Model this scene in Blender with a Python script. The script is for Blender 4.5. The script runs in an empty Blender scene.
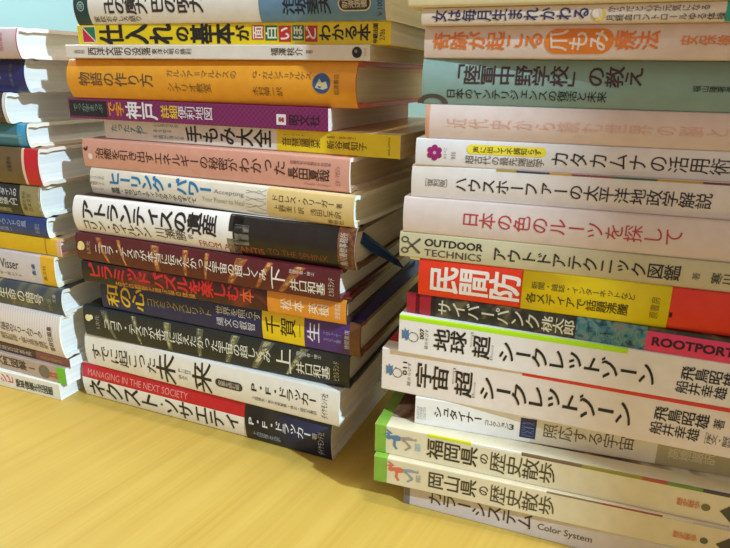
import bpy, bmesh, math, random
from mathutils import Vector, Matrix
random.seed(4)
SC = bpy.context.scene
COL = SC.collection

# ------------------------------------------------------------------ camera
F_PX, PITCH, ROLL, CAM_H = (612.244442, 0.31503, 0.01719, 0.223817)
cam = bpy.data.cameras.new('camera')
cam_ob = bpy.data.objects.new('camera', cam)
COL.objects.link(cam_ob)
fw = Vector((0, math.cos(PITCH), -math.sin(PITCH)))
rt = Vector((1, 0, 0)); up = rt.cross(fw)
r2 = rt*math.cos(ROLL)+up*math.sin(ROLL); u2 = -rt*math.sin(ROLL)+up*math.cos(ROLL)
m = Matrix((r2, u2, -fw)).transposed().to_4x4(); m.translation = (0, 0, CAM_H)
cam_ob.matrix_world = m
cam.sensor_fit = 'HORIZONTAL'; cam.sensor_width = 36.0; cam.lens = F_PX/730*36
cam.clip_start = .01
cam.dof.use_dof = True; cam.dof.focus_distance = .40; cam.dof.aperture_fstop = 40.0
SC.camera = cam_ob

# ------------------------------------------------------------------ light
SC.view_settings.view_transform = 'Standard'; SC.view_settings.look = 'None'
SC.view_settings.gamma = 1; SC.view_settings.use_curve_mapping = False
SC.view_settings.exposure = 0.0
wd = bpy.data.worlds.new('room_light'); SC.world = wd; wd.use_nodes = True
wd.node_tree.nodes['Background'].inputs[0].default_value = (1.0, .86, .72, 1)
wd.node_tree.nodes['Background'].inputs[1].default_value = .47
def area(name, loc, target, size, power, color, size_y=None, shape='DISK'):
    l = bpy.data.lights.new(name, 'AREA'); l.shape = shape; l.size = size; l.energy = power; l.color = color
    if size_y: l.size_y = size_y
    o = bpy.data.objects.new(name, l); COL.objects.link(o); o.location = loc
    o.rotation_euler = (Vector(target)-Vector(loc)).to_track_quat('-Z', 'Y').to_euler()
    return o
area('ceiling_lamp', (.33, .14, 1.75), (0, .35, .1), .06, 8.2, (1.0, .93, .80))
area('window_daylight', (1.92, -1.39, 1.65), (0, .35, .15), .07, 125, (.62, .85, 1.0))
area('wall_fill_light', (-.75, .68, 1.0), (-.45, 1.0, .35), .3, 10, (.82, .95, 1.0))  # added fill lamp, only there to brighten the back wall

# ------------------------------------------------------------------ helpers
def lin(c):
    return tuple(((v/255)/12.92 if v/255 <= .04045 else ((v/255+.055)/1.055)**2.4) for v in c[:3])+(1,)
MATS = {}
def nodes(name, rough=.42, spec=.5):
    mt = bpy.data.materials.new(name); mt.use_nodes = True
    nt = mt.node_tree; b = nt.nodes['Principled BSDF']
    b.inputs['Roughness'].default_value = rough; b.inputs['Specular IOR Level'].default_value = spec
    return mt, nt, b
def link_ramp(nt, fac, stops):
    r = nt.nodes.new('ShaderNodeValToRGB'); e = r.color_ramp.elements
    while len(e) < len(stops): e.new(.5)
    for el, (p, c) in zip(e, stops): el.position = p; el.color = lin(c)
    nt.links.new(fac, r.inputs[0]); return r.outputs[0]
def objco(nt, scale, rot=(0, 0, 0)):
    t = nt.nodes.new('ShaderNodeTexCoord'); mp = nt.nodes.new('ShaderNodeMapping')
    mp.inputs['Scale'].default_value = scale
    src = t.outputs['Object']
    if any(rot):
        m0 = nt.nodes.new('ShaderNodeMapping'); m0.inputs['Rotation'].default_value = rot
        nt.links.new(src, m0.inputs[0]); src = m0.outputs[0]
    nt.links.new(src, mp.inputs[0]); return mp.outputs[0]
def noise(nt, vec, scale, detail=2, dist=0, rough=.5):
    n = nt.nodes.new('ShaderNodeTexNoise'); n.inputs['Scale'].default_value = scale
    n.inputs['Detail'].default_value = detail; n.inputs['Distortion'].default_value = dist
    n.inputs['Roughness'].default_value = rough
    nt.links.new(vec, n.inputs['Vector']); return n.outputs['Fac']
def mat(key):
    if key in MATS: return MATS[key]
    if isinstance(key, tuple):
        mt, nt, b = nodes('printed_paper', .34, .5)
        f = noise(nt, objco(nt, (1, 1, 1)), 160, 3)
        c = [max(0, v-4) for v in key]; d = [min(255, v+4) for v in key]
        nt.links.new(link_ramp(nt, f, [(.3, c), (.7, d)]), b.inputs['Base Color'])
    elif key == 'slate_gold':
        mt, nt, b = nodes('streaked_jacket', .34, .5)
        rot = (0, math.radians(-38), 0)
        f = noise(nt, objco(nt, (95, 8, 13), rot), 1.0, 3, .35)
        st = {'slate_gold': [(.0, (36, 48, 62)), (.5, (62, 74, 86)), (.62, (110, 104, 80)), (.74, (176, 156, 96))]}[key]
        nt.links.new(link_ramp(nt, f, st), b.inputs['Base Color'])
    elif key in ('black_red', 'brown_marble', 'grey_stone', 'dark_photo', 'teal_photo', 'photo_cover'):
        mt, nt, b = nodes('mottled_print', .36, .5)
        sc = {'black_red': 70, 'brown_marble': 240, 'grey_stone': 220, 'dark_photo': 170, 'teal_photo': 260, 'photo_cover': 26}[key]
        f = noise(nt, objco(nt, (1, 1, 1)), sc, 4, .8)
        st = {'black_red': [(.3, (40, 22, 26)), (.5, (74, 24, 30)), (.7, (124, 48, 34))],
              'brown_marble': [(.3, (58, 30, 22)), (.5, (112, 64, 38)), (.7, (150, 100, 62))],
              'grey_stone': [(.3, (96, 90, 82)), (.7, (168, 162, 150))],
              'dark_photo': [(.3, (24, 24, 22)), (.52, (54, 50, 40)), (.7, (104, 92, 62))],
              'teal_photo': [(.35, (28, 54, 60)), (.48, (64, 128, 146)), (.58, (110, 150, 140)), (.7, (150, 110, 120))],
              'photo_cover': [(.40, (226, 222, 214)), (.46, (190, 176, 160)), (.52, (110, 78, 60)), (.62, (84, 60, 50))]}[key]  # browns mix cover art with painted shade of the books lying above
        nt.links.new(link_ramp(nt, f, st), b.inputs['Base Color'])
    elif key == 'purple_dots':
        mt, nt, b = nodes('dotted_jacket', .38, .5)
        w = nt.nodes.new('ShaderNodeTexChecker'); w.inputs['Scale'].default_value = 700
        w.inputs['Color1'].default_value = lin((136, 38, 100)); w.inputs['Color2'].default_value = lin((112, 30, 84))
        nt.links.new(objco(nt, (1, .01, 1)), w.inputs['Vector']); nt.links.new(w.outputs['Color'], b.inputs['Base Color'])
    elif key == 'cream_stripe':
        mt, nt, b = nodes('pinstriped_jacket', .42, .45)
        w = nt.nodes.new('ShaderNodeTexWave'); w.inputs['Scale'].default_value = 130; w.bands_direction = 'X'
        nt.links.new(objco(nt, (1, 1, 1)), w.inputs['Vector'])
        nt.links.new(link_ramp(nt, w.outputs['Fac'], [(.2, (216, 204, 204)), (.8, (230, 220, 216))]), b.inputs['Base Color'])
    elif key[0] == 'P':
        return MATS[key]
    MATS[key] = mt; return mt
def page_mat(c):
    k = ('P', c)
    if k in MATS: return MATS[k]
    mt, nt, b = nodes('stacked_page_edges', .75, .25)
    v = objco(nt, (1, 1, 1))
    f = noise(nt, objco(nt, (6, 6, 2600)), 1.0, 3); g = noise(nt, objco(nt, (10, 10, 420)), 1.0, 2)
    mx = nt.nodes.new('ShaderNodeMath'); mx.operation = 'MULTIPLY_ADD'; nt.links.new(f, mx.inputs[0]); mx.inputs[1].default_value = .5
    g2 = nt.nodes.new('ShaderNodeMath'); g2.operation = 'MULTIPLY'; nt.links.new(g, g2.inputs[0]); g2.inputs[1].default_value = .5
    nt.links.new(g2.outputs[0], mx.inputs[2])
    lo = [max(0, q-12) for q in c]; hi = [min(255, q+5) for q in c]
    nt.links.new(link_ramp(nt, mx.outputs[0], [(.34, lo), (.62, hi)]), b.inputs['Base Color'])
    bp = nt.nodes.new('ShaderNodeBump'); bp.inputs['Strength'].default_value = .07; bp.inputs['Distance'].default_value = .0003
    nt.links.new(f, bp.inputs['Height']); nt.links.new(bp.outputs[0], b.inputs['Normal'])
    MATS[k] = mt; return mt

class MB:
    """collects faces with a material each, links them as one mesh object"""
    def __init__(s): s.v = []; s.f = []; s.m = []; s.mats = []
    def mi(s, k):
        mt = k if isinstance(k, bpy.types.Material) else mat(k)
        if mt not in s.mats: s.mats.append(mt)
        return s.mats.index(mt)
    def add(s, verts, faces, k):
        o = len(s.v); i = s.mi(k); s.v += [tuple(q) for q in verts]
        for f in faces: s.f.append([o+j for j in f]); s.m.append(i)
    def build(s, name, parent=None, smooth=False):
        me = bpy.data.meshes.new(name); me.from_pydata(s.v, [], s.f); me.update()
        for mt in s.mats: me.materials.append(mt)
        me.polygons.foreach_set('material_index', s.m)
        if smooth: me.shade_smooth(); me.set_sharp_from_angle(angle=math.radians(42))
        ob = bpy.data.objects.new(name, me); COL.objects.link(ob)
        if parent: ob.parent = parent
        return ob
def box(mb, a, b, k):
    x0, y0, z0 = a; x1, y1, z1 = b
    v = [(x0, y0, z0), (x1, y0, z0), (x1, y1, z0), (x0, y1, z0), (x0, y0, z1), (x1, y0, z1), (x1, y1, z1), (x0, y1, z1)]
    mb.add(v, [(0, 3, 2, 1), (4, 5, 6, 7), (0, 1, 5, 4), (1, 2, 6, 5), (2, 3, 7, 6), (3, 0, 4, 7)], k)

BOOKS = [
 (dict(kind='hard', b=2.2, D=130, loc=[-0.19975, 0.39404, 0.0], yaw=-0.3897, L=196.9, t=26.45, cover=(238, 232, 224), flat=(232, 226, 220), edge=(240, 236, 226), page=(238, 232, 220), label='white hardcover with a red strip along its spine and a navy end band', ribbon=0),[
  ('zone', None, 0.15, 137.0, 0.6, 0.985, (196, 22, 40)),
  ('ht', 'subtitle', 'MANAGING IN THE NEXT SOCIETY', 5.5, 91.9, 0.68, 0.86, (228, 150, 150), 0),
  ('vt', 'title', 'ネクスト', 5.5, 67.1, 0.08, 0.62, (28, 26, 28), 0.012),
  ('disc', 'title', 70.0, 0.36, 0.9, 0.9, (28, 26, 28)),
  ('vt', 'title', 'ソサエティ', 72.1, 132.5, 0.1, 0.6, (28, 26, 28), 0.012),
  ('band', 'paper_band', 136.3, 196.77, (28, 34, 66), 'navy paper band with white author lettering'),
  ('vt', '@author_name', 'P・F・ドラッカー', 138.5, 183.5, 0.42, 0.74, (225, 225, 230), 0.01),
  ('vt', '@author_name', '著', 184.2, 187.6, 0.5, 0.66, (200, 205, 220), 0),
  ('vt', '@translator_name', '上田惇生訳', 141.5, 161.8, 0.16, 0.3, (165, 175, 200), 0),
  ('rt', '@publisher_name', 'ダイヤモンド社', 187.6, 192.3, 0.12, 0.72, (185, 190, 210), 0),
 ]),
 (dict(kind='hard', b=1.6, D=130, loc=[-0.19365, 0.39039, 0.02645], yaw=-0.40198, L=196.1, t=23.93, cover=(236, 230, 222), flat=(236, 230, 222), edge=(240, 236, 226), page=(240, 234, 222), label='white hardcover with brushed black title, second from the bottom of the middle stack', ribbon=0),[
  ('vt', 'title', 'すでに起こった', 6.4, 62.7, 0.24, 0.74, (28, 26, 28), 0.004),
  ('vt', 'title', '未', 62.7, 79.1, 0.06, 0.92, (28, 26, 28), 0.006),
  ('vt', 'subtitle', '新しい時代の', 80.7, 91.2, 0.5, 0.62, (110, 100, 96), 0),
  ('vt', 'subtitle', '読み方', 80.7, 88.0, 0.3, 0.42, (110, 100, 96), 0),
  ('vt', 'title', '来', 91.9, 107.5, 0.06, 0.92, (28, 26, 28), 0.006),
  ('oval', 'badge', 109.8, 130.1, 0.36, 0.6, (62, 52, 50)),
  ('vt', '@@badge', '変革を読む眼', 112.1, 127.9, 0.4, 0.56, (215, 205, 195), 0),
  ('vt', 'author_name', 'P・F・ドラッカー', 135.9, 181.7, 0.42, 0.8, (28, 26, 28), 0.008),
  ('vt', 'translator_name', '上田惇生・佐々木実智男・林正・田代正美訳', 136.7, 181.7, 0.22, 0.33, (70, 62, 60), 0),
  ('rt', 'publisher_name', 'ダイヤモンド社', 184.4, 189.0, 0.18, 0.86, (50, 44, 44), 0),
 ]),
 (dict(kind='hard', b=1.2, D=130, loc=[-0.1906, 0.38704, 0.05038], yaw=-0.36962, L=196.0, t=21.99, cover=(32, 38, 42), flat=(34, 40, 38), edge=(40, 44, 42), page=(228, 220, 204), label='dark green-black book with golden streaks across its spine, third from the table', ribbon=0),[
  ('streak', 25.200000000000003, 14, 2.5, 5.5, (92, 96, 80)),
  ('streak', 46.4, 40, 2.0, 4.4, (92, 96, 80)),
  ('streak', 69.2, 66, 3.0, 6.6000000000000005, (92, 96, 80)),
  ('streak', 92.0, 92, 2.5, 5.5, (92, 96, 80)),
  ('streak', 111.6, 118, 3.0, 6.6000000000000005, (92, 96, 80)),
  ('streak', 130.4, 140, 4.0, 8.8, (92, 96, 80)),
  ('streak', 153.2, 166, 2.5, 5.5, (92, 96, 80)),
  ('streak', 25.800000000000004, 15.0, 1.1, 3.0, (232, 222, 172)),
  ('streak', 46.879999999999995, 40.8, 0.88, 2.4, (232, 222, 172)),
  ('streak', 69.92, 67.2, 1.32, 3.5999999999999996, (232, 222, 172)),
  ('streak', 92.6, 93.0, 1.1, 3.0, (232, 222, 172)),
  ('streak', 112.32, 119.2, 1.32, 3.5999999999999996, (232, 222, 172)),
  ('streak', 131.36, 141.6, 1.76, 4.8, (232, 222, 172)),
  ('streak', 153.79999999999998, 167.0, 1.1, 3.0, (232, 222, 172)),
  ('disc', 'emblem', 4.2, 0.62, 2.4, 2.4, (236, 222, 160)),
  ('disc', 'emblem', 6.8, 0.66, 1.7, 1.7, (240, 232, 190)),
  ('rt', 'series_name', '5次元', 10.3, 13.8, 0.3, 0.75, (170, 170, 160), 0),
  ('vt', 'title', 'ニコラ・テスラが本当に伝えたかった宇宙の超しくみ', 17.2, 145.3, 0.34, 0.7, (226, 224, 214), 0.006),
  ('vt', 'volume_mark', '上', 148.7, 159.5, 0.12, 0.84, (232, 228, 215), 0),
  ('vt', 'author_credit', '物理学者・博士', 162.2, 178.5, 0.72, 0.84, (200, 196, 184), 0),
  ('vt', 'author_name', '井口和基', 162.2, 184.3, 0.18, 0.56, (226, 222, 210), 0.008),
  ('rt', 'publisher_name', 'ヒカルランド', 186.2, 190.0, 0.2, 0.75, (210, 205, 190), 0),
 ]),
 (dict(kind='hard', b=1.0, D=132, loc=[-0.1746, 0.38232, 0.07238], yaw=-0.38562, L=186.6, t=20.61, cover=(26, 32, 84), flat=(70, 44, 112), edge=(122, 70, 40), page=(228, 218, 196), label='navy book with yellow title lettering and a yellow and purple end, in the middle stack', ribbon=0),[
  ('zone', None, 123.7, 151.7, 0, 1, (238, 206, 30)),
  ('zone', None, 151.7, 180.1, 0, 1, (76, 42, 120)),
  ('zone', None, 180.1, 186.45999999999998, 0, 1, (112, 66, 40)),
  ('vt', 'title', '和の心', 5.0, 36.6, 0.16, 0.88, (226, 188, 50), 0.012),
  ('vt', 'subtitle', 'コズミックスピリット', 38.2, 88.2, 0.36, 0.66, (170, 150, 70), 0.0),
  ('vt', 'tagline', '世界を照らす', 91.2, 123.0, 0.56, 0.82, (212, 214, 224), 0),
  ('vt', 'tagline', '縄文の叡智', 91.2, 118.9, 0.2, 0.46, (212, 214, 224), 0),
  ('vt', 'author_name', '千賀', 125.8, 146.5, 0.26, 0.8, (28, 26, 28), 0.006),
  ('vt', 'author_name', '一', 147.2, 151.1, 0.3, 0.7, (28, 26, 28), 0),
  ('vt', 'author_name', '生', 153.7, 162.0, 0.24, 0.82, (232, 228, 236), 0.004),
  ('vt', 'credit', 'プロデューサー', 163.9, 175.1, 0.52, 0.62, (170, 160, 190), 0),
  ('vt', 'credit', 'セラピスト監修', 163.9, 175.1, 0.34, 0.44, (170, 160, 190), 0),
  ('rt', 'publisher_name', '徳間書店', 177.0, 180.1, 0.2, 0.76, (220, 212, 226), 0),
 ]),
 (dict(kind='hard', b=0.8, D=128, loc=[-0.18258, 0.37648, 0.09299], yaw=-0.36677, L=185.5, t=14.4, cover='black_red', flat=(176, 70, 40), edge=(60, 40, 36), page=(224, 210, 184), label='black and red book with an orange author end, on the navy and yellow book', ribbon=0),[
  ('zone', None, 0.15, 28.6, 0.0, 1.0, (30, 24, 26)),
  ('vt', 'title', 'ピラミッド', 5.9, 55.0, 0.26, 0.94, (204, 28, 44), 0.026),
  ('vt', 'title', 'パズルを楽しむ', 56.5, 118.0, 0.26, 0.94, (208, 34, 40), 0.026),
  ('vt', 'title', '本', 118.6, 128.0, 0.3, 0.86, (226, 96, 50), 0.01),
  ('vt', 'subtitle', '古代の叡智と遊ぶ脳の体操', 26.2, 87.4, 0.06, 0.26, (222, 160, 70), 0),
  ('zone', None, 136.5, 185.39000000000001, 0, 1, (228, 146, 46)),
  ('vt', 'author_name', '松本', 144.9, 160.1, 0.26, 0.72, (246, 226, 196), 0.01),
  ('vt', 'author_name', '英樹', 162.5, 175.4, 0.26, 0.72, (246, 226, 196), 0.01),
  ('rt', 'publisher_name', '徳間書店', 178.4, 181.9, 0.2, 0.82, (246, 226, 196), 0),
 ]),
 (dict(kind='hard', b=1.2, D=130, loc=[-0.18456, 0.37757, 0.10738], yaw=-0.3948, L=185.7, t=18.18, cover=(92, 26, 34), flat=(96, 30, 32), edge=(96, 34, 36), page=(228, 220, 204), label='dark red book with golden streaks across its spine and a pale round emblem', ribbon=0),[
  ('streak', 25.6, 16, 2.0, 4.4, (168, 84, 50)),
  ('streak', 39.4, 33, 1.5, 3.3000000000000003, (168, 84, 50)),
  ('streak', 63.2, 60, 3.0, 6.6000000000000005, (168, 84, 50)),
  ('streak', 84.0, 84, 2.0, 4.4, (168, 84, 50)),
  ('streak', 98.4, 100, 1.5, 3.3000000000000003, (168, 84, 50)),
  ('streak', 114.0, 122, 3.5, 7.700000000000001, (168, 84, 50)),
  ('streak', 132.4, 142, 2.0, 4.4, (168, 84, 50)),
  ('streak', 147.2, 160, 3.0, 6.6000000000000005, (168, 84, 50)),
  ('streak', 26.080000000000002, 16.8, 0.88, 2.4, (242, 196, 116)),
  ('streak', 39.76, 33.6, 0.66, 1.7999999999999998, (242, 196, 116)),
  ('streak', 63.92, 61.2, 1.32, 3.5999999999999996, (242, 196, 116)),
  ('streak', 84.48, 84.8, 0.88, 2.4, (242, 196, 116)),
  ('streak', 98.76, 100.6, 0.66, 1.7999999999999998, (242, 196, 116)),
  ('streak', 114.84, 123.4, 1.54, 4.2, (242, 196, 116)),
  ('streak', 132.88, 142.8, 0.88, 2.4, (242, 196, 116)),
  ('streak', 147.92, 161.2, 1.32, 3.5999999999999996, (242, 196, 116)),
  ('disc', 'emblem', 4.8, 0.56, 2.9, 2.9, (236, 212, 140)),
  ('disc', 'emblem', 3.1, 0.48, 1.6, 1.6, (244, 230, 180)),
  ('rt', 'series_name', '5次元', 9.0, 12.4, 0.3, 0.75, (200, 170, 150), 0),
  ('vt', 'title', 'ニコラ・テスラが本当に伝えたかった宇宙の超しくみ', 15.7, 141.5, 0.36, 0.72, (236, 226, 214), 0.006),
  ('vt', 'volume_mark', '下', 143.5, 153.6, 0.12, 0.84, (240, 232, 220), 0),
  ('vt', 'author_credit', '物理学者・博士', 155.5, 170.9, 0.72, 0.84, (214, 196, 184), 0),
  ('vt', 'author_name', '井口和基', 156.1, 177.5, 0.18, 0.56, (236, 228, 216), 0.008),
  ('rt', 'publisher_name', 'ヒカルランド', 179.3, 182.8, 0.2, 0.75, (220, 205, 190), 0),
 ]),
 (dict(kind='hard', b=3.4, D=132, loc=[-0.18297, 0.37968, 0.12557], yaw=-0.39257, L=193.6, t=23.1, cover=(240, 234, 230), flat=(60, 44, 36), edge=(96, 60, 40), page=(230, 220, 196), label='thick hardcover with a white spine, a dark right end and a blue ribbon bookmark', ribbon=1),[
  ('zone', None, 119.1, 183.6, 0, 1, (34, 26, 24)),
  ('zone', None, 183.6, 193.45, 0, 1, 'brown_marble'),
  ('zone', None, 115.0, 123.0, 0, 0.42, 'grey_stone'),
  ('zone', None, 116.4, 125.7, 0.6, 1, (42, 34, 32)),
  ('zone', None, 120.4, 129.6, 0.3, 0.78, 'grey_stone'),
  ('vt', 'title', 'アトランティスの遺産', 7.4, 108.3, 0.42, 0.92, (36, 30, 30), 0.022),
  ('vt', 'author_name', 'コリン・ウィルソン', 7.4, 60.4, 0.1, 0.42, (40, 34, 32), 0.008),
  ('vt', 'translator_name', '川瀬勝', 64.1, 86.7, 0.18, 0.46, (40, 34, 32), 0.0),
  ('vt', 'translator_name', '訳', 88.1, 91.6, 0.26, 0.38, (60, 52, 50), 0),
  ('ht', 'subtitle', 'FROM ATLANTIS', 95.2, 138.6, 0.1, 0.26, (178, 72, 52), 0),
  ('ht', 'subtitle', 'TO THE SPHINX', 141.2, 177.8, 0.14, 0.3, (130, 60, 36), 0),
  ('rt', 'publisher_name', '角川春樹事務所', 184.7, 189.3, 0.12, 0.88, (214, 200, 186), 0),
 ]),
 (dict(kind='hard', b=1.8, D=130, loc=[-0.17374, 0.38641, 0.14867], yaw=-0.44681, L=186.6, t=16.61, cover=(232, 222, 206), flat=(226, 208, 160), edge=(240, 236, 222), page=(232, 224, 196), label='cream book with blue title lettering, directly below the pink book in the middle stack', ribbon=0),[
  ('zone', None, 134.0, 186.45999999999998, 0, 1, (226, 196, 132)),
  ('vt', 'series_name', 'ヒーリングの', -0.4, 12.7, 0.6, 0.74, (130, 120, 110), 0),
  ('vt', 'series_name', '実践ガイド', -0.4, 12.7, 0.38, 0.52, (130, 120, 110), 0),
  ('vt', 'series_name', 'シリーズ', -0.4, 10.9, 0.16, 0.3, (130, 120, 110), 0),
  ('vt', 'title', 'ヒーリング・パワー', 16.9, 96.5, 0.42, 0.94, (24, 120, 176), 0.03),
  ('vt', 'subtitle', '意識・セラピューティックタッチのすべて', 17.8, 84.9, 0.14, 0.38, (60, 54, 50), 0.01),
  ('ht', 'english_title', 'Accepting', 97.9, 118.7, 0.56, 0.74, (140, 134, 128), 0),
  ('ht', 'english_title', 'Your Power to Heal', 89.3, 118.7, 0.28, 0.46, (168, 162, 152), 0),
  ('scribble', 'sketch', 120.1, 133.4, 0.1, 0.9, (110, 104, 100)),
  ('vt', 'author_name', 'ドロレス・クリーガー', 137.2, 175.4, 0.56, 0.8, (74, 62, 44), 0.004),
  ('vt', 'author_name', '著', 176.6, 180.1, 0.58, 0.74, (74, 62, 44), 0),
  ('vt', 'translator_name', '上野圭一訳', 138.5, 157.4, 0.26, 0.48, (74, 62, 44), 0),
  ('vt', 'translator_name', '浅田仁子訳', 161.1, 179.5, 0.26, 0.48, (74, 62, 44), 0),
  ('vt', 'publisher_name', '春秋社', 171.3, 180.7, 0.06, 0.2, (74, 62, 44), 0),
 ]),
 (dict(kind='hard', b=1.0, D=130, loc=[-0.17805, 0.38898, 0.16528], yaw=-0.41867, L=185.6, t=17.99, cover=(222, 160, 140), flat=(226, 178, 160), edge=(238, 226, 216), page=(226, 206, 170), label='pink book with brown title lettering, third book below the purple one', ribbon=0),[
  ('poly', 'emblem', 4.2, 0.56, [(-3.2, 1.2), (-2.4, 3.0), (-1.4, 1.6), (-0.2, 3.2), (0.6, 3.4), (0.2, 1.0), (-1.2, 0.2)], (40, 30, 30)),
  ('disc', 'emblem', 6.3, 0.4, 1.9, 1.9, (240, 226, 214)),
  ('vt', 'title', '治癒を引き出すエネルギーの秘密が', 11.0, 117.2, 0.34, 0.72, (74, 44, 40), 0.004),
  ('vt', 'title', 'わかった', 117.9, 148.1, 0.34, 0.78, (74, 44, 40), 0.004),
  ('vt', 'author_credit', '田園調布長田整形外科院長', 150.6, 175.2, 0.72, 0.82, (130, 84, 78), 0),
  ('vt', 'author_name', '長田夏哉', 149.4, 174.6, 0.28, 0.62, (60, 38, 36), 0.008),
  ('ht', 'romanized_name', 'Osada Natsuya', 159.1, 174.6, 0.12, 0.2, (170, 104, 96), 0),
  ('rt', 'publisher_name', 'ビオ・マガジン', 177.5, 180.4, 0.2, 0.74, (110, 70, 64), 0),
 ]),
 (dict(kind='soft', b=0, D=146, loc=[-0.16421, 0.39115, 0.18327], yaw=-0.41206, L=197.4, t=11.95, cover=(236, 226, 212), flat=(206, 168, 110), edge=(214, 190, 140), page=(196, 172, 132), label='white and yellow paperback with large black title, jutting out right of its stack', ribbon=0),[
  ('zone', None, 125.3, 197.23, 0, 1, (240, 210, 26)),
  ('vt', 'tagline', 'たった7秒', 5.2, 30.8, 0.34, 0.74, (44, 128, 140), 0.006),
  ('vt', 'tagline', '！', 30.1, 34.7, 0.3, 0.7, (44, 128, 140), 0),
  ('vt', 'subtitle', '心とカラダの', 38.6, 58.2, 0.72, 0.9, (96, 140, 132), 0),
  ('vt', 'subtitle', 'あらゆる', 38.6, 53.0, 0.46, 0.62, (96, 140, 132), 0),
  ('vt', 'subtitle', '不調が消える', 38.6, 61.8, 0.16, 0.34, (96, 140, 132), 0),
  ('vt', 'title', '手もみ大全', 63.3, 122.1, 0.12, 0.88, (28, 26, 28), 0.014),
  ('vt', 'author_credit', 'ヒーリスト', 129.1, 142.8, 0.7, 0.8, (120, 100, 30), 0),
  ('vt', 'author_name', '音琶麗菜', 128.5, 152.4, 0.24, 0.62, (80, 62, 16), 0.004),
  ('vt', 'supervisor_name', '監修・医学博士', 156.0, 172.9, 0.7, 0.8, (120, 100, 30), 0),
  ('vt', 'supervisor_name', '新谷真知子', 156.0, 179.1, 0.24, 0.6, (80, 62, 16), 0.006),
  ('rt', 'publisher_name', 'BAB JAPAN', 190.7, 192.3, 0.14, 0.86, (110, 84, 16), 0),
 ]),
 (dict(kind='soft', b=0, D=128, loc=[-0.18516, 0.39157, 0.19521], yaw=-0.3914, L=178.3, t=11.95, cover='purple_dots', flat=(170, 60, 120), edge=(190, 90, 140), page=(226, 214, 204), label='purple map book with a black title box, directly under the orange hardcover', ribbon=0),[
  ('zone', None, 0.9, 30.6, 0.12, 0.9, (30, 24, 30)),
  ('vt', 'series_name', 'でっか字まっぷ', 4.2, 27.5, 0.34, 0.74, (120, 150, 140), 0.008),
  ('vt', 'badge', 'で字', 31.4, 43.8, 0.22, 0.88, (226, 150, 40), 0.02),
  ('vt', 'title', '神戸', 45.3, 69.0, 0.14, 0.92, (232, 226, 232), 0.02),
  ('vt', 'subtitle', '詳細', 71.2, 83.3, 0.24, 0.82, (232, 190, 60), 0.012),
  ('vt', 'subtitle', '便利地図', 83.3, 107.2, 0.24, 0.82, (228, 218, 228), 0.004),
  ('rect', 'emblem', 147.8, 153.6, 0.2, 0.66, (236, 226, 230)),
  ('disc', 'emblem', 150.0, 0.42, 1.0, 1.4, (200, 40, 60)),
  ('disc', 'emblem', 151.8, 0.42, 0.9, 1.4, (200, 40, 60)),
  ('vt', 'publisher_name', '昭文社', 155.4, 173.7, 0.22, 0.66, (40, 22, 40), 0.01),
 ]),
 (dict(kind='hard', b=4.2, D=132, loc=[-0.18001, 0.38976, 0.20717], yaw=-0.37296, L=188.1, t=22.97, cover=(234, 158, 40), flat=(226, 140, 50), edge=(222, 96, 48), page=(226, 212, 178), label='thick orange hardcover with grey title lettering and a round blue emblem', ribbon=0),[
  ('vt', 'title', '物語の作り方', 9.3, 64.2, 0.34, 0.66, (86, 74, 52), 0.004),
  ('vt', 'subtitle', 'ガルシア＝マルケスの', 73.3, 119.5, 0.58, 0.76, (122, 92, 48), 0),
  ('vt', 'subtitle', 'シナリオ教室', 73.3, 102.8, 0.24, 0.46, (122, 92, 48), 0),
  ('vt', 'author_name', 'G・ガルシア＝マルケス', 128.8, 163.8, 0.58, 0.76, (112, 84, 48), 0),
  ('vt', 'author_name', '木村榮一訳', 128.8, 146.9, 0.22, 0.42, (112, 84, 48), 0),
  ('disc', 'emblem', 169.5, 0.52, 5.0, 5.0, (52, 86, 140)),
  ('poly', 'emblem', 169.5, 0.5, [(-3.6, -1.6), (-1.2, 2.8), (0.2, 0.8), (2.6, 1.6), (3.4, -1.6), (0.8, -2.6)], (206, 196, 150)),
  ('disc', 'emblem', 169.9, 0.46, 1.4, 1.4, (52, 86, 140)),
  ('rt', 'publisher_name', '岩波書店', 176.2, 179.0, 0.28, 0.72, (122, 92, 48), 0),
 ]),
 (dict(kind='soft', b=0, D=128, loc=[-0.17845, 0.38288, 0.23013], yaw=-0.35856, L=191.2, t=7.47, cover=(232, 220, 210), flat=(220, 206, 190), edge=(226, 214, 196), page=(222, 206, 172), label='thin white paperback with small black title, on top of the orange hardcover', ribbon=0),[
  ('vt', 'edition_mark', '（復刻版）', 4.5, 15.8, 0.34, 0.62, (110, 96, 90), 0),
  ('vt', 'title', '西洋文明の没落', 16.5, 61.2, 0.24, 0.8, (36, 32, 32), 0.004),
  ('vt', 'subtitle', '東洋文明の勝利', 61.9, 88.4, 0.34, 0.72, (66, 58, 56), 0),
  ('vt', 'author_name', '福澤桃介', 136.8, 155.1, 0.3, 0.78, (66, 56, 54), 0.004),
  ('vt', 'author_name', '著', 156.8, 160.7, 0.42, 0.66, (110, 96, 92), 0),
  ('disc', 'emblem', 184.4, 0.52, 2.6, 2.6, (30, 26, 28)),
  ('disc', 'emblem', 183.9, 0.6, 0.8, 0.8, (226, 216, 210)),
  ('rt', 'publisher_name', 'ダイヤモンド社', 188.1, 189.4, 0.3, 0.76, (80, 70, 68), 0),
 ]),
 (dict(kind='soft', b=0, D=128, loc=[-0.16999, 0.38247, 0.2376], yaw=-0.3496, L=192.1, t=10.89, cover=(238, 206, 18), flat=(226, 200, 60), edge=(226, 190, 30), page=(218, 200, 164), label='yellow paperback with bold black title and red and green letter squares', ribbon=0),[
  ('tri', 'emblem', 3.3, 13.2, 0.1, 0.92, (200, 40, 70), (36, 120, 74)),
  ('vt', 'title', '仕', 16.1, 33.1, 0.06, 0.96, (28, 26, 28), 0.03),
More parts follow.
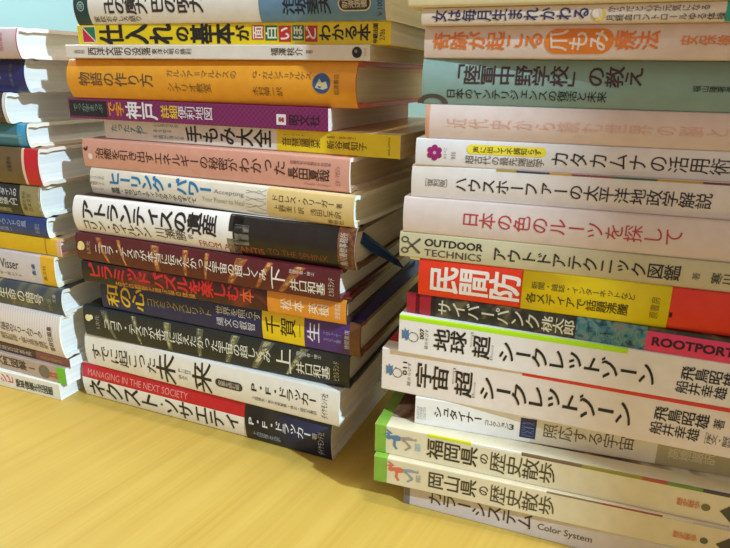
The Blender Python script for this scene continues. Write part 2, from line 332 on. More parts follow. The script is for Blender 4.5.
  ('vt', 'title', '入', 33.8, 50.4, 0.06, 0.96, (28, 26, 28), 0.03),
  ('vt', 'title', 'れ', 50.4, 67.0, 0.06, 0.96, (28, 26, 28), 0.03),
  ('vt', 'title', 'の', 67.7, 77.4, 0.16, 0.86, (28, 26, 28), 0.03),
  ('vt', 'title', '基本', 78.1, 105.6, 0.08, 0.94, (28, 26, 28), 0.03),
  ('vt', 'title', 'が', 106.2, 114.6, 0.2, 0.86, (28, 26, 28), 0.025),
  ('rect', 'badge', 115.8, 122.9, 0.24, 0.88, (196, 40, 50)),
  ('rect', 'badge', 123.8, 130.7, 0.2, 0.86, (40, 110, 66)),
  ('rect', 'badge', 131.6, 138.5, 0.14, 0.84, (196, 40, 50)),
  ('rect', 'badge', 139.3, 145.8, 0.2, 0.86, (40, 110, 66)),
  ('rect', 'badge', 146.4, 153.3, 0.14, 0.84, (196, 40, 50)),
  ('vt', '@@badge', '面', 116.1, 122.6, 0.28, 0.84, (238, 226, 206), 0.02),
  ('vt', '@@badge', '白', 124.1, 130.5, 0.24, 0.82, (238, 226, 206), 0.02),
  ('vt', '@@badge', 'い', 131.9, 138.2, 0.2, 0.78, (238, 226, 206), 0.02),
  ('vt', '@@badge', 'ほ', 139.6, 145.5, 0.24, 0.82, (238, 226, 206), 0.02),
  ('vt', '@@badge', 'ど', 146.7, 153.0, 0.18, 0.8, (238, 226, 206), 0.02),
  ('vt', 'subtitle', 'わかる本', 154.1, 181.9, 0.2, 0.86, (28, 26, 28), 0.02),
  ('rt', 'publisher_name', '中経出版', 182.9, 185.5, 0.08, 0.92, (28, 26, 28), 0.03),
  ('rt', 'book_number', '2786', 186.5, 189.1, 0.2, 0.66, (80, 66, 16), 0),
 ]),
 (dict(kind='soft', b=2.6, D=130, loc=[-0.1687, 0.38183, 0.24848], yaw=-0.36126, L=191.3, t=19.0, cover=(236, 226, 216), flat=(230, 216, 196), edge=(236, 222, 200), page=(222, 204, 160), label='white and grey-blue book with a dark green band, topmost of the middle stack', ribbon=0),[
  ('zone', None, 0.4, 10.7, 0, 1, (28, 66, 68)),
  ('zone', None, 121.2, 189.0, 0, 1, (104, 140, 168)),
  ('zone', None, 189.0, 191.19, 0, 1, (228, 208, 176)),
  ('ring', 'emblem', 5.5, 0.5, 2.6, 0.5, (176, 196, 190)),
  ('vt', 'emblem', '選', 4.1, 7.0, 0.42, 0.58, (176, 196, 190), 0),
  ('vt', 'title', '卍の魔力', 22.2, 51.9, 0.26, 0.84, (52, 44, 42), 0.016),
  ('vt', 'title', '巴の呪力', 54.6, 88.1, 0.26, 0.84, (52, 44, 42), 0.016),
  ('vt', 'subtitle', '家紋おもしろ語り', 13.6, 46.5, 0.06, 0.22, (86, 74, 70), 0.004),
  ('vt', 'author_name', '泡坂妻夫', 134.9, 161.2, 0.18, 0.7, (34, 36, 46), 0.014),
  ('oval', 'badge', 164.9, 182.0, 0.22, 0.58, (226, 210, 176)),
  ('oval', '@@badge', 165.6, 181.4, 0.25, 0.55, (52, 46, 48)),
  ('vt', '@@@badge', '新潮選書', 167.0, 180.0, 0.29, 0.51, (222, 206, 176), 0.004),
  ('rt', 'price', '￥1000', 185.0, 187.5, 0.1, 0.55, (40, 56, 76), 0),
 ]),
 (dict(kind='soft', b=0, D=128, loc=[-0.39059, 0.44963, 0.0], yaw=-0.35354, L=188.0, t=12.91, cover=(234, 232, 222), flat=(234, 232, 222), edge=(234, 232, 222), page=(226, 226, 224), label='thin white booklet with pink and black lettering, lying on the table in the left stack', ribbon=0),[
  ('vt', 'title', 'レシピ', 124.7, 144.5, 0.3, 0.84, (222, 36, 110), 0.012),
  ('vt', 'title', '簡単健康生活図鑑', 146.4, 181.6, 0.2, 0.72, (52, 60, 52), 0.012),
 ]),
 (dict(kind='soft', b=0, D=128, loc=[-0.38149, 0.45435, 0.01291], yaw=-0.38877, L=188.0, t=12.85, cover=(186, 164, 152), flat=(226, 226, 230), edge=(224, 224, 220), page=(226, 226, 224), label='taupe paperback with a green and grey end, second from the bottom of the left stack', ribbon=0),[
  ('zone', None, 179.5, 187.85, 0, 1, (112, 196, 60)),
  ('oval', 'badge', 162.2, 172.8, 0.1, 0.9, (120, 108, 98)),
  ('vt', 'title', '入門図解', 118.7, 150.3, 0.28, 0.84, (56, 48, 48), 0.01),
  ('vt', 'volume_mark', '1', 151.3, 159.2, 0.36, 0.72, (44, 38, 38), 0.01),
  ('vt', 'badge_text', '実践', 171.9, 180.4, 0.24, 0.6, (210, 110, 50), 0.01),
 ]),
 (dict(kind='soft', b=0, D=128, loc=[-0.37766, 0.45653, 0.02576], yaw=-0.39365, L=188.0, t=6.81, cover=(74, 48, 48), flat=(212, 214, 224), edge=(220, 218, 222), page=(226, 226, 224), label='thin dark brown book sandwiched under the cream striped one in the left stack', ribbon=0),[
  ('zone', None, 155.4, 187.85, 0, 1, (128, 74, 72)),
  ('vt', 'title', '実用百科事典', 114.6, 151.4, 0.26, 0.74, (190, 170, 160), 0.006),
  ('vt', 'publisher_name', '出版社編集部', 159.3, 180.5, 0.3, 0.6, (190, 150, 110), 0),
 ]),
 (dict(kind='hard', b=3.0, D=132, loc=[-0.37878, 0.45956, 0.03257], yaw=-0.40766, L=188.0, t=31.75, cover='cream_stripe', flat='cream_stripe', edge=(238, 234, 220), page=(226, 226, 224), label='thick cream book with fine vertical stripes across its spine', ribbon=0),[
  ('vt', 'title', 'プロセス指向のドリームワーク', 114.2, 171.2, 0.4, 0.6, (70, 60, 60), 0.004),
  ('vt', 'author_name', '春秋社・翻訳監修・富士見幸雄訳', 109.9, 174.1, 0.16, 0.34, (120, 92, 60), 0.0),
  ('rt', 'publisher_name', '春秋社編集', 176.0, 180.8, 0.14, 0.74, (90, 74, 60), 0.004),
 ]),
 (dict(kind='hard', b=2.0, D=130, loc=[-0.37681, 0.45597, 0.06432], yaw=-0.38458, L=188.0, t=18.8, cover='slate_gold', flat=(66, 76, 86), edge=(228, 224, 212), page=(226, 226, 224), label='slate blue book with pale lettering and gold flecks, above the cream striped book', ribbon=0),[
  ('vt', 'title', '生命の暗号', 129.2, 171.4, 0.3, 0.72, (222, 214, 192), 0.008),
  ('rt', 'publisher_name', 'サンマーク出版', 174.2, 178.8, 0.14, 0.6, (180, 166, 120), 0),
  ('rt', 'publisher_name', '文庫', 179.7, 182.9, 0.5, 0.8, (190, 180, 150), 0),
 ]),
 (dict(kind='hard', b=1.0, D=130, loc=[-0.38323, 0.45621, 0.08312], yaw=-0.36078, L=188.0, t=21.33, cover=(206, 196, 200), flat=(226, 216, 190), edge=(234, 226, 196), page=(226, 226, 224), label='grey-white book with an author name in Latin letters and a yellow end band', ribbon=0),[
  ('zone', None, 175.9, 187.85, 0, 1, (228, 176, 44)),
  ('ht', 'author_name', 'Visser', 138.6, 155.5, 0.42, 0.74, (52, 54, 62), 0.004),
  ('vt', 'subtitle', 'マーガレット', 136.7, 157.3, 0.16, 0.3, (110, 90, 80), 0),
  ('rt', 'title', '食卓', 167.4, 171.0, 0.3, 0.7, (60, 90, 150), 0.02),
  ('rt', 'publisher_name', '晶文社', 177.3, 180.4, 0.2, 0.7, (110, 90, 40), 0),
 ]),
 (dict(kind='hard', b=0.8, D=130, loc=[-0.37774, 0.4562, 0.10445], yaw=-0.35997, L=188.0, t=12.49, cover=(222, 178, 24), flat=(228, 214, 190), edge=(220, 170, 150), page=(226, 226, 224), label='plain yellow book below the navy one in the left stack', ribbon=0),[
  ('zone', None, 174.9, 176.0, 0, 1, (176, 124, 30)),
  ('zone', None, 184.6, 187.85, 0, 1, (226, 180, 140)),
 ]),
 (dict(kind='hard', b=1.2, D=130, loc=[-0.38433, 0.46033, 0.11694], yaw=-0.37192, L=188.0, t=13.61, cover=(34, 58, 122), flat=(34, 58, 122), edge=(236, 232, 222), page=(226, 226, 224), label='navy book with silver lettering, directly above the yellow one in the left stack', ribbon=0),[
  ('vt', 'title', 'グラウンドの風', 138.1, 169.7, 0.44, 0.76, (160, 176, 206), 0.008),
  ('vt', 'author_name', '遠藤誠一', 140.0, 156.9, 0.14, 0.34, (150, 166, 200), 0),
  ('rt', 'publisher_name', '新潮社', 176.9, 181.4, 0.2, 0.7, (140, 158, 196), 0),
 ]),
 (dict(kind='hard', b=2.2, D=130, loc=[-0.3879, 0.45571, 0.13055], yaw=-0.34005, L=188.0, t=21.36, cover=(34, 34, 40), flat=(228, 224, 206), edge=(238, 234, 216), page=(226, 226, 224), label='black book with white lettering and an olive end, under the red-banded brown one', ribbon=0),[
  ('zone', None, 170.8, 187.0, 0, 1, (150, 136, 92)),
  ('zone', None, 185.8, 187.5, 0, 1, (222, 214, 190)),
  ('vt', 'title', 'アインシュタインの', 138.0, 168.2, 0.62, 0.86, (206, 206, 202), 0.012),
  ('vt', 'subtitle', '相対性理論入門', 139.8, 168.2, 0.34, 0.56, (196, 196, 190), 0.012),
  ('vt', 'author_name', '宇宙書房', 145.2, 161.2, 0.1, 0.24, (176, 160, 120), 0.008),
  ('rt', 'publisher_name', '講談社学術', 172.5, 176.0, 0.2, 0.8, (92, 82, 52), 0),
  ('rt', 'publisher_name', '日本文芸', 176.8, 180.3, 0.2, 0.74, (92, 82, 52), 0),
 ]),
 (dict(kind='hard', b=1.8, D=130, loc=[-0.38474, 0.45284, 0.15191], yaw=-0.33827, L=188.0, t=23.71, cover=(108, 84, 52), flat=(150, 110, 80), edge=(232, 216, 206), page=(226, 226, 224), label='olive brown book with a red band at its end, in the left stack', ribbon=0),[
  ('zone', None, 174.2, 176.3, 0, 1, (226, 196, 176)),
  ('zone', None, 176.3, 187.5, 0, 1, (200, 24, 40)),
  ('rt', 'publisher_name', '文藝春秋', 161.1, 165.3, 0.34, 0.76, (62, 48, 32), 0),
 ]),
 (dict(kind='hard', b=1.4, D=130, loc=[-0.39023, 0.46509, 0.17562], yaw=-0.37406, L=188.0, t=15.03, cover=(62, 120, 136), flat=(196, 196, 186), edge=(232, 224, 206), page=(226, 226, 224), label='teal book with a bright blue end, in the left stack', ribbon=0),[
  ('zone', None, 179.3, 186.7, 0, 1, (58, 160, 206)),
  ('zone', None, 105.6, 179.3, 0.4, 0.52, (120, 160, 168)),
  ('rt', 'publisher_name', '草思社', 180.2, 183.7, 0.14, 0.62, (150, 190, 206), 0),
 ]),
 (dict(kind='hard', b=2.2, D=130, loc=[-0.39924, 0.46377, 0.19065], yaw=-0.37692, L=188.0, t=18.91, cover=(62, 46, 44), flat=(220, 220, 224), edge=(236, 232, 226), page=(226, 226, 224), label='dark brown book with a white cover edge, directly below the navy one with gold lettering', ribbon=0),[
  ('zone', None, 185.4, 187.85, 0, 1, (228, 226, 224)),
  ('rt', 'publisher_name', '筑摩書房', 179.7, 184.1, 0.2, 0.8, (140, 120, 112), 0),
 ]),
 (dict(kind='hard', b=2.6, D=130, loc=[-0.3856, 0.4656, 0.20956], yaw=-0.3735, L=188.0, t=19.71, cover=(30, 34, 104), flat=(196, 190, 210), edge=(214, 214, 222), page=(226, 226, 224), label='deep navy hardcover with small gold lettering, second from the top of the left stack', ribbon=0),[
  ('rt', 'publisher_name', '勁草書房編', 175.2, 177.8, 0.16, 0.86, (110, 106, 140), 0),
  ('vt', 'title', 'ドン', 159.6, 168.3, 0.36, 0.6, (160, 150, 150), 0.0),
 ]),
 (dict(kind='hard', b=2.0, D=130, loc=[-0.37963, 0.46145, 0.22927], yaw=-0.4082, L=188.0, t=17.77, cover=(214, 190, 194), flat=(214, 214, 206), edge=(236, 226, 226), page=(226, 226, 224), label='pale pink book with small pink lettering, topmost of the left stack', ribbon=0),[
  ('rt', 'publisher_name', '河出書房', 171.7, 175.6, 0.24, 0.84, (190, 110, 130), 0.004),
  ('zone', None, 187.2, 187.85, 0, 1, (190, 60, 90)),
 ]),
 (dict(kind='soft', b=0, D=128, loc=[0.02335, 0.28143, 0.0], yaw=-0.36162, L=182.0, t=15.0, cover=(206, 196, 196), flat=(196, 190, 190), edge=(170, 164, 164), page=(220, 212, 200), label='greyish white paperback with black and Latin title, bottom of the right stack', ribbon=0),[
  ('zone', None, 0.15, 3.4, 0, 1, (120, 112, 116)),
  ('vt', 'title', 'カラーシステム', 13.6, 68.7, 0.26, 0.86, (48, 42, 44), 0.004),
  ('ht', 'english_title', 'Color System', 71.2, 97.1, 0.3, 0.62, (74, 68, 70), 0),
  ('vt', 'author_name', '小林重順', 121.2, 140.6, 0.2, 0.6, (60, 54, 56), 0.006),
 ]),
 (dict(kind='soft', b=0, D=122, loc=[0.00663, 0.28047, 0.015], yaw=-0.31636, L=188.0, t=15.8, cover=(220, 206, 174), flat=(226, 214, 190), edge=(200, 190, 150), page=(226, 216, 196), label='cream guidebook with a green end and a red figure, second from the table', ribbon=0),[
  ('zone', 'wrap', 0.15, 7.3, 0, 1, (128, 172, 64)),
  ('disc', 'emblem', 9.5, 0.62, 1.5, 1.5, (214, 110, 84)),
  ('poly', 'emblem', 9.5, 0.62, [(-3.0, 0.6), (-1.6, 1.6), (0.4, 1.5), (-0.6, 2.6), (-2.4, 2.0)], (214, 110, 84)),
  ('poly', 'emblem', 12.3, 0.62, [(-1.6, 1.2), (1.6, 2.0), (3.6, 1.5), (3.6, -1.0), (0.6, -1.6), (-1.4, -0.8)], (214, 110, 84)),
  ('poly', 'emblem', 12.3, 0.5, [(-0.2, 0.6), (1.2, 0.6), (1.0, -2.2), (2.2, -4.2), (1.2, -4.8), (-0.4, -2.4)], (214, 110, 84)),
  ('poly', 'emblem', 11.2, 0.66, [(-1, 1.2), (-3.6, 3.4), (-3.0, 4.0), (0.4, 1.8)], (214, 110, 84)),
  ('poly', 'emblem', 16.1, 0.62, [(0, 1.4), (4.0, 2.2), (7.6, 1.4), (7.9, 2.4), (8.6, 0.6), (4.2, 0.2), (0.2, -0.1)], (140, 150, 160)),
  ('poly', 'emblem', 16.1, 0.56, [(0, 0.6), (2.6, -0.6), (4.4, -2.8), (2.2, -4.6), (2.8, -5.4), (5.8, -3.0), (5.2, -1.6), (2.0, 1.0)], (140, 150, 160)),
  ('vt', 'series_mark', '歴史散歩', 23.2, 25.9, 0.3, 0.6, (150, 150, 150), 0),
  ('vt', 'title', '岡山県', 29.6, 55.2, 0.22, 0.84, (58, 52, 44), 0.008),
  ('vt', 'title', 'の', 55.7, 61.3, 0.36, 0.72, (58, 52, 44), 0.004),
  ('vt', 'title', '歴史散歩', 61.8, 93.5, 0.16, 0.84, (66, 60, 50), 0.0),
  ('vt', 'series_name', '歴史散歩', 146.4, 156.5, 0.36, 0.6, (216, 126, 84), 0.01),
  ('disc', 'series_number', 159.4, 0.46, 1.7, 1.7, (96, 96, 72)),
  ('poly', 'arrow_mark', 164.3, 0.44, [(0, 0), (6, 5.4), (11, 5.4), (11, -5.4), (6, -5.4)], (74, 70, 66)),
  ('strip', [(88.7, 114.3, (120, 100, 70)), (114.3, 140.8, (150, 60, 44)), (140.8, 153.5, (206, 190, 160)), (153.5, 170.0, (186, 170, 150))], 0.955, 1.0),
 ]),
 (dict(kind='soft', b=0, D=122, loc=[0.00684, 0.28449, 0.03081], yaw=-0.32758, L=188.0, t=17.07, cover=(224, 212, 182), flat='photo_cover', edge=(200, 196, 150), page=(226, 216, 196), label='cream guidebook with a green end and a blue figure printed on its spine', ribbon=0),[
  ('zone', 'wrap', 0.15, 6.2, 0, 1, (128, 174, 64)),
  ('disc', 'emblem', 7.8, 0.62, 1.5, 1.5, (92, 128, 168)),
  ('poly', 'emblem', 7.8, 0.62, [(-3.0, 0.6), (-1.6, 1.6), (0.4, 1.5), (-0.6, 2.6), (-2.4, 2.0)], (92, 128, 168)),
  ('poly', 'emblem', 10.6, 0.62, [(-1.6, 1.2), (1.6, 2.0), (3.6, 1.5), (3.6, -1.0), (0.6, -1.6), (-1.4, -0.8)], (92, 128, 168)),
  ('poly', 'emblem', 10.6, 0.5, [(-0.2, 0.6), (1.2, 0.6), (1.0, -2.2), (2.2, -4.2), (1.2, -4.8), (-0.4, -2.4)], (92, 128, 168)),
  ('poly', 'emblem', 9.5, 0.66, [(-1, 1.2), (-3.6, 3.4), (-3.0, 4.0), (0.4, 1.8)], (92, 128, 168)),
  ('poly', 'emblem', 14.5, 0.62, [(0, 1.4), (4.0, 2.2), (7.6, 1.4), (7.9, 2.4), (8.6, 0.6), (4.2, 0.2), (0.2, -0.1)], (166, 146, 140)),
  ('poly', 'emblem', 14.5, 0.56, [(0, 0.6), (2.6, -0.6), (4.4, -2.8), (2.2, -4.6), (2.8, -5.4), (5.8, -3.0), (5.2, -1.6), (2.0, 1.0)], (166, 146, 140)),
  ('vt', 'series_mark', '歴史散歩', 22.1, 25.3, 0.3, 0.6, (130, 180, 200), 0),
  ('vt', 'title', '福岡県', 28.5, 55.1, 0.2, 0.84, (54, 48, 42), 0.01),
  ('vt', 'title', 'の', 55.6, 60.6, 0.36, 0.72, (54, 48, 42), 0.004),
  ('vt', 'title', '歴史散歩', 61.1, 93.1, 0.16, 0.84, (62, 56, 48), 0.0),
  ('vt', 'series_name', '歴史散歩', 146.8, 156.4, 0.36, 0.6, (216, 120, 84), 0.01),
  ('disc', 'series_number', 158.8, 0.46, 1.9, 1.9, (110, 108, 76)),
  ('poly', 'arrow_mark', 164.5, 0.44, [(0, 0), (6, 5.8), (11, 5.8), (11, -5.8), (6, -5.8)], (74, 70, 66)),
  ('strip', [(28.5, 51.0, (214, 214, 40)), (51.0, 75.9, (232, 226, 212)), (75.9, 104.3, (120, 96, 74)), (104.3, 131.0, (150, 140, 50)), (131.0, 141.8, (176, 80, 66)), (141.8, 156.4, (110, 140, 56)), (156.4, 168.5, (70, 64, 70))], 0.9, 1.0),
 ]),
 (dict(kind='soft', b=0, D=128, loc=[0.02763, 0.28537, 0.04787], yaw=-0.28372, L=190.0, t=15.86, cover=(226, 216, 196), flat=(120, 92, 76), edge=(150, 130, 110), page=(206, 196, 176), label='white book with a small navy square and a grey-green end, set back above the guidebooks', ribbon=0),[
  ('zone', None, 0.15, 59.5, 0, 1, (238, 234, 230)),  # lit left part painted whiter; the beige cover beyond carries painted shade
  ('zone', None, 117.8, 161.3, 0, 1, (176, 164, 128)),
  ('rt', 'series_mark', 'RUDOLF', 1.1, 2.4, 0.2, 0.66, (150, 150, 150), 0),
  ('rt', 'series_mark', 'STEINER', 2.7, 4.0, 0.2, 0.66, (150, 150, 150), 0),
  ('rt', 'series_mark', 'COLLECTION', 4.3, 5.9, 0.2, 0.66, (170, 170, 170), 0),
  ('vt', 'series_name', 'シュタイナー', 10.2, 35.1, 0.36, 0.76, (36, 34, 38), 0.014),
  ('vt', 'series_name', 'コレクション', 36.6, 48.6, 0.36, 0.58, (60, 56, 58), 0.006),
  ('ht', 'series_number', '3', 48.6, 51.1, 0.36, 0.56, (36, 34, 38), 0.014),
  ('rect', 'badge', 54.1, 61.9, 0.16, 0.86, (36, 48, 92)),
  ('scribble', '@@badge', 55.1, 60.9, 0.24, 0.76, (130, 150, 190)),
  ('vt', 'title', '照応する宇宙', 65.3, 107.6, 0.3, 0.78, (90, 78, 60), 0.0),
  ('vt', 'translator_name', '高橋巌訳', 122.6, 143.1, 0.3, 0.66, (212, 202, 170), 0.006),
 ]),
 (dict(kind='soft', b=0, D=128, loc=[0.00987, 0.29349, 0.06374], yaw=-0.3655, L=190.0, t=24.11, cover=(238, 226, 220), flat=(206, 44, 40), edge=(214, 196, 180), page=(226, 216, 200), label='white book with black title and a thin red upper edge, in the right stack', ribbon=0),[
  ('strip', [(72.0, 174.3, (228, 60, 44))], 0.93, 1.0),
  ('poly', 'emblem', 4.5, 0.5, [(-1.9, -2.6), (-2.1, 2.6), (-0.8, 1.6), (-0.6, 3.8), (0.4, 2.2), (1.6, 3.0), (1.4, -2.4), (0.2, -3.4), (-0.4, -1.8)], (86, 122, 164)),
  ('ring', 'emblem', 8.7, 0.46, 2.7, 0.35, (96, 100, 108)),
  ('disc', 'emblem', 7.8, 0.58, 0.35, 0.35, (70, 74, 84)),
  ('disc', 'emblem', 7.8, 0.36, 0.35, 0.35, (70, 74, 84)),
  ('rt', 'series_number', '011', 11.7, 13.9, 0.44, 0.76, (28, 26, 28), 0.02),
  ('rt', 'series_name', '超☆らぴす', 14.2, 16.1, 0.2, 0.76, (90, 84, 84), 0),
  ('vt', 'title', '宇宙', 18.8, 36.3, 0.22, 0.8, (28, 26, 28), 0.014),
  ('vt', 'title', '『', 36.3, 39.5, 0.3, 0.8, (90, 84, 84), 0),
  ('vt', 'title', '超', 39.5, 48.7, 0.22, 0.78, (30, 28, 30), 0.014),
  ('vt', 'title', '』', 48.7, 51.7, 0.22, 0.7, (90, 84, 84), 0),
  ('vt', 'title', 'シークレットゾーン', 52.2, 123.3, 0.22, 0.76, (28, 26, 28), 0.014),
  ('vt', 'author_name', '飛鳥昭雄', 131.7, 154.2, 0.52, 0.8, (28, 26, 28), 0.012),
  ('vt', 'author_name', '著', 155.7, 160.1, 0.56, 0.76, (44, 40, 40), 0.004),
  ('vt', 'author_name', '船井幸雄', 130.9, 151.4, 0.22, 0.48, (28, 26, 28), 0.008),
  ('vt', 'author_name', '［序文・解説］', 152.2, 166.7, 0.22, 0.44, (70, 60, 60), 0),
 ]),
 (dict(kind='soft', b=0, D=128, loc=[0.01789, 0.28833, 0.08785], yaw=-0.35007, L=190.0, t=20.87, cover=(240, 232, 228), flat=(176, 224, 40), edge=(206, 196, 170), page=(230, 222, 204), label='white book with black title and a bright green upper edge, in the right stack', ribbon=0),[
  ('strip', [(0.15, 107.4, (186, 236, 20))], 0.88, 1.0),
  ('poly', 'emblem', 3.7, 0.5, [(-1.9, -2.6), (-2.1, 2.6), (-0.8, 1.6), (-0.6, 3.8), (0.4, 2.2), (1.6, 3.0), (1.4, -2.4), (0.2, -3.4), (-0.4, -1.8)], (86, 122, 164)),
  ('ring', 'emblem', 7.7, 0.46, 2.7, 0.35, (96, 100, 108)),
  ('disc', 'emblem', 6.9, 0.58, 0.35, 0.35, (70, 74, 84)),
  ('disc', 'emblem', 6.9, 0.36, 0.35, 0.35, (70, 74, 84)),
  ('rt', 'series_number', '007', 11.1, 13.2, 0.44, 0.72, (28, 26, 28), 0.02),
  ('rt', 'series_name', '超☆らぴす', 13.7, 15.5, 0.2, 0.72, (90, 84, 84), 0),
  ('vt', 'title', '地球', 18.4, 35.1, 0.24, 0.78, (28, 26, 28), 0.014),
  ('vt', 'title', '『', 35.1, 38.0, 0.3, 0.8, (90, 84, 84), 0),
  ('vt', 'title', '超', 38.0, 46.8, 0.22, 0.76, (30, 28, 30), 0.014),
  ('vt', 'title', '』', 46.8, 49.7, 0.2, 0.7, (90, 84, 84), 0),
  ('vt', 'title', 'シークレットゾーン', 50.7, 120.7, 0.2, 0.72, (28, 26, 28), 0.014),
  ('vt', 'author_name', '飛鳥昭雄', 130.0, 151.8, 0.5, 0.8, (28, 26, 28), 0.012),
  ('vt', 'author_name', '船井幸雄', 128.8, 149.2, 0.18, 0.46, (28, 26, 28), 0.008),
 ]),
 (dict(kind='soft', b=0.6, D=148, loc=[0.02156, 0.29122, 0.10871], yaw=-0.37681, L=210.0, t=11.23, cover='dark_photo', flat=(96, 18, 34), edge=(96, 40, 46), page=(206, 196, 180), label='dark comic book with a pink author end and a dark red left end', ribbon=0),[
  ('zone', None, 0.15, 12.6, 0, 1, (168, 22, 44)),
  ('zone', None, 4.8, 6.9, 0, 1, (110, 14, 32)),
  ('zone', None, 12.6, 15.2, 0, 1, (40, 16, 20)),
  ('zone', None, 81.8, 111.5, 0, 1, 'teal_photo'),
  ('zone', None, 111.5, 155.4, 0, 0.86, (232, 60, 110)),
  ('vt', 'title', 'サイバーパンク', 16.2, 66.2, 0.18, 0.86, (216, 206, 180), 0.008),
  ('vt', 'title', '桃太郎', 66.6, 81.4, 0.16, 0.82, (226, 222, 196), 0.012),
  ('ht', 'english_title', 'The Butterfly', 83.2, 104.1, 0.24, 0.5, (110, 150, 150), 0),
  ('ht', 'author_name', 'ROOTPORT', 113.9, 146.2, 0.28, 0.66, (52, 14, 30), 0.03),
 ]),
 (dict(kind='soft', b=1.2, D=128, loc=[0.0267, 0.28756, 0.11994], yaw=-0.34773, L=188.0, t=19.05, cover=(232, 54, 22), flat=(226, 60, 30), edge=(220, 80, 50), page=(226, 212, 186), label='thick red-orange book wrapped in a yellow paper band, in the right stack', ribbon=0),[
  ('vt', 'title', '民間防', 5.6, 49.4, 0.16, 0.86, (240, 226, 214), 0.022),
  ('band', 'paper_band', 49.9, 112.4, (248, 222, 10), 'yellow paper band printed with small black advertising text'),
  ('vt', '@tagline', '新聞・雑誌・インターネットなど', 54.0, 98.4, 0.58, 0.76, (84, 74, 16), 0.002),
  ('vt', '@tagline', '各メディアで話題沸騰', 52.1, 96.3, 0.2, 0.48, (64, 56, 16), 0.008),
  ('rt', '@publisher_name', '原書房', 104.9, 108.5, 0.22, 0.74, (150, 130, 20), 0.004),
  ('zone', None, 112.8, 114.0, 0.3, 0.42, (28, 26, 28)),
 ]),
 (dict(kind='soft', b=0.8, D=128, loc=[0.01688, 0.28981, 0.13899], yaw=-0.33192, L=210.0, t=12.68, cover=(208, 196, 158), flat=(208, 196, 158), edge=(190, 176, 140), page=(216, 204, 176), label='olive cream book with a scissors mark and a Latin heading beside its title', ribbon=0),[
  ('scissors', 'emblem', 6.1, 0.5, (86, 78, 62)),
  ('ht', 'series_name', 'OUTDOOR', 12.6, 40.5, 0.54, 0.82, (28, 26, 28), 0.018),
  ('ht', 'series_name', 'TECHNICS', 12.6, 40.1, 0.14, 0.42, (66, 60, 48), 0.0),
  ('vt', 'title', 'アウトドアテクニック図鑑', 45.2, 124.7, 0.24, 0.76, (40, 38, 34), 0.008),
  ('vt', 'author_name', '著', 129.0, 132.0, 0.34, 0.6, (110, 100, 80), 0),
  ('vt', 'author_name', '寒川一', 136.2, 148.8, 0.28, 0.66, (60, 54, 44), 0.008),
 ]),
 (dict(kind='soft', b=1.6, D=128, loc=[0.01826, 0.28909, 0.15167], yaw=-0.32115, L=190.0, t=17.16, cover=(228, 208, 200), flat=(228, 208, 200), edge=(222, 206, 190), page=(222, 208, 186), label='pinkish white book with thin red title lettering, directly above the olive cream one', ribbon=0),[
  ('vt', 'title', '日本の色のルーツを探して', 28.5, 121.7, 0.32, 0.74, (190, 56, 62), 0.0),
 ]),
 (dict(kind='soft', b=1.2, D=128, loc=[0.02152, 0.28997, 0.16883], yaw=-0.31141, L=190.0, t=15.13, cover=(234, 222, 214), flat=(234, 222, 214), edge=(222, 206, 180), page=(222, 208, 186), label='white book with a small bracketed edition mark before its black title', ribbon=0),[
  ('vt', 'edition_mark', '［復刻版］', 4.9, 19.1, 0.38, 0.6, (104, 88, 76), 0),
  ('vt', 'title', 'ハウスホーファーの太平洋地政学解説', 20.5, 127.6, 0.28, 0.7, (44, 34, 30), 0.006),
  ('strip', [(38.9, 47.8, (176, 140, 44)), (47.8, 62.2, (60, 60, 70)), (62.2, 71.5, (210, 150, 40)), (71.5, 88.0, (150, 70, 70)), (88.0, 105.9, (60, 110, 90)), (105.9, 123.1, (200, 160, 60)), (123.1, 145.0, (110, 60, 80))], 0.945, 1.0),
 ]),
 (dict(kind='soft', b=1.0, D=128, loc=[0.02275, 0.28866, 0.18396], yaw=-0.27593, L=190.0, t=12.36, cover=(236, 228, 226), flat=(236, 228, 226), edge=(224, 210, 190), page=(220, 206, 184), label='white book with a purple flower emblem and a yellow highlighted line', ribbon=0),[
  ('disc', 'emblem', 8.9, 0.5, 1.5, 1.5, (164, 36, 110)),
  ('petal', 'emblem', 8.9, 0.5, 0, (158, 32, 104)),
  ('petal', 'emblem', 8.9, 0.5, 1, (158, 32, 104)),
  ('petal', 'emblem', 8.9, 0.5, 2, (158, 32, 104)),
  ('petal', 'emblem', 8.9, 0.5, 3, (158, 32, 104)),
  ('petal', 'emblem', 8.9, 0.5, 4, (158, 32, 104)),
  ('petal', 'emblem', 8.9, 0.5, 5, (158, 32, 104)),
  ('disc', 'emblem', 8.9, 0.5, 0.7, 0.7, (226, 180, 206)),
  ('rt', 'series_name', 'はらぺこ', 13.1, 14.5, 0.3, 0.7, (150, 130, 140), 0),
  ('rt', 'series_number', '035', 16.8, 18.6, 0.3, 0.56, (130, 110, 120), 0),
  ('oval', 'badge', 23.6, 58.3, 0.52, 0.86, (244, 222, 60)),
  ('vt', '@@badge_text', '声に出して不調知らず', 26.4, 56.2, 0.58, 0.8, (84, 72, 30), 0.008),
  ('vt', 'subtitle', '超古代の最先端医学', 23.2, 57.9, 0.16, 0.46, (96, 82, 76), 0.0),
  ('vt', 'title', 'カタカムナの活用術', 60.4, 131.4, 0.24, 0.76, (44, 36, 34), 0.002),
 ]),
 (dict(kind='soft', b=2.0, D=128, loc=[0.02677, 0.28886, 0.19632], yaw=-0.28445, L=190.0, t=15.13, cover=(230, 206, 196), flat=(230, 206, 196), edge=(222, 180, 150), page=(216, 202, 180), label='pale pink book with faded orange lettering, right under the teal one', ribbon=0),[
  ('zone', None, 0.15, 1.9, 0, 1, (226, 160, 126)),
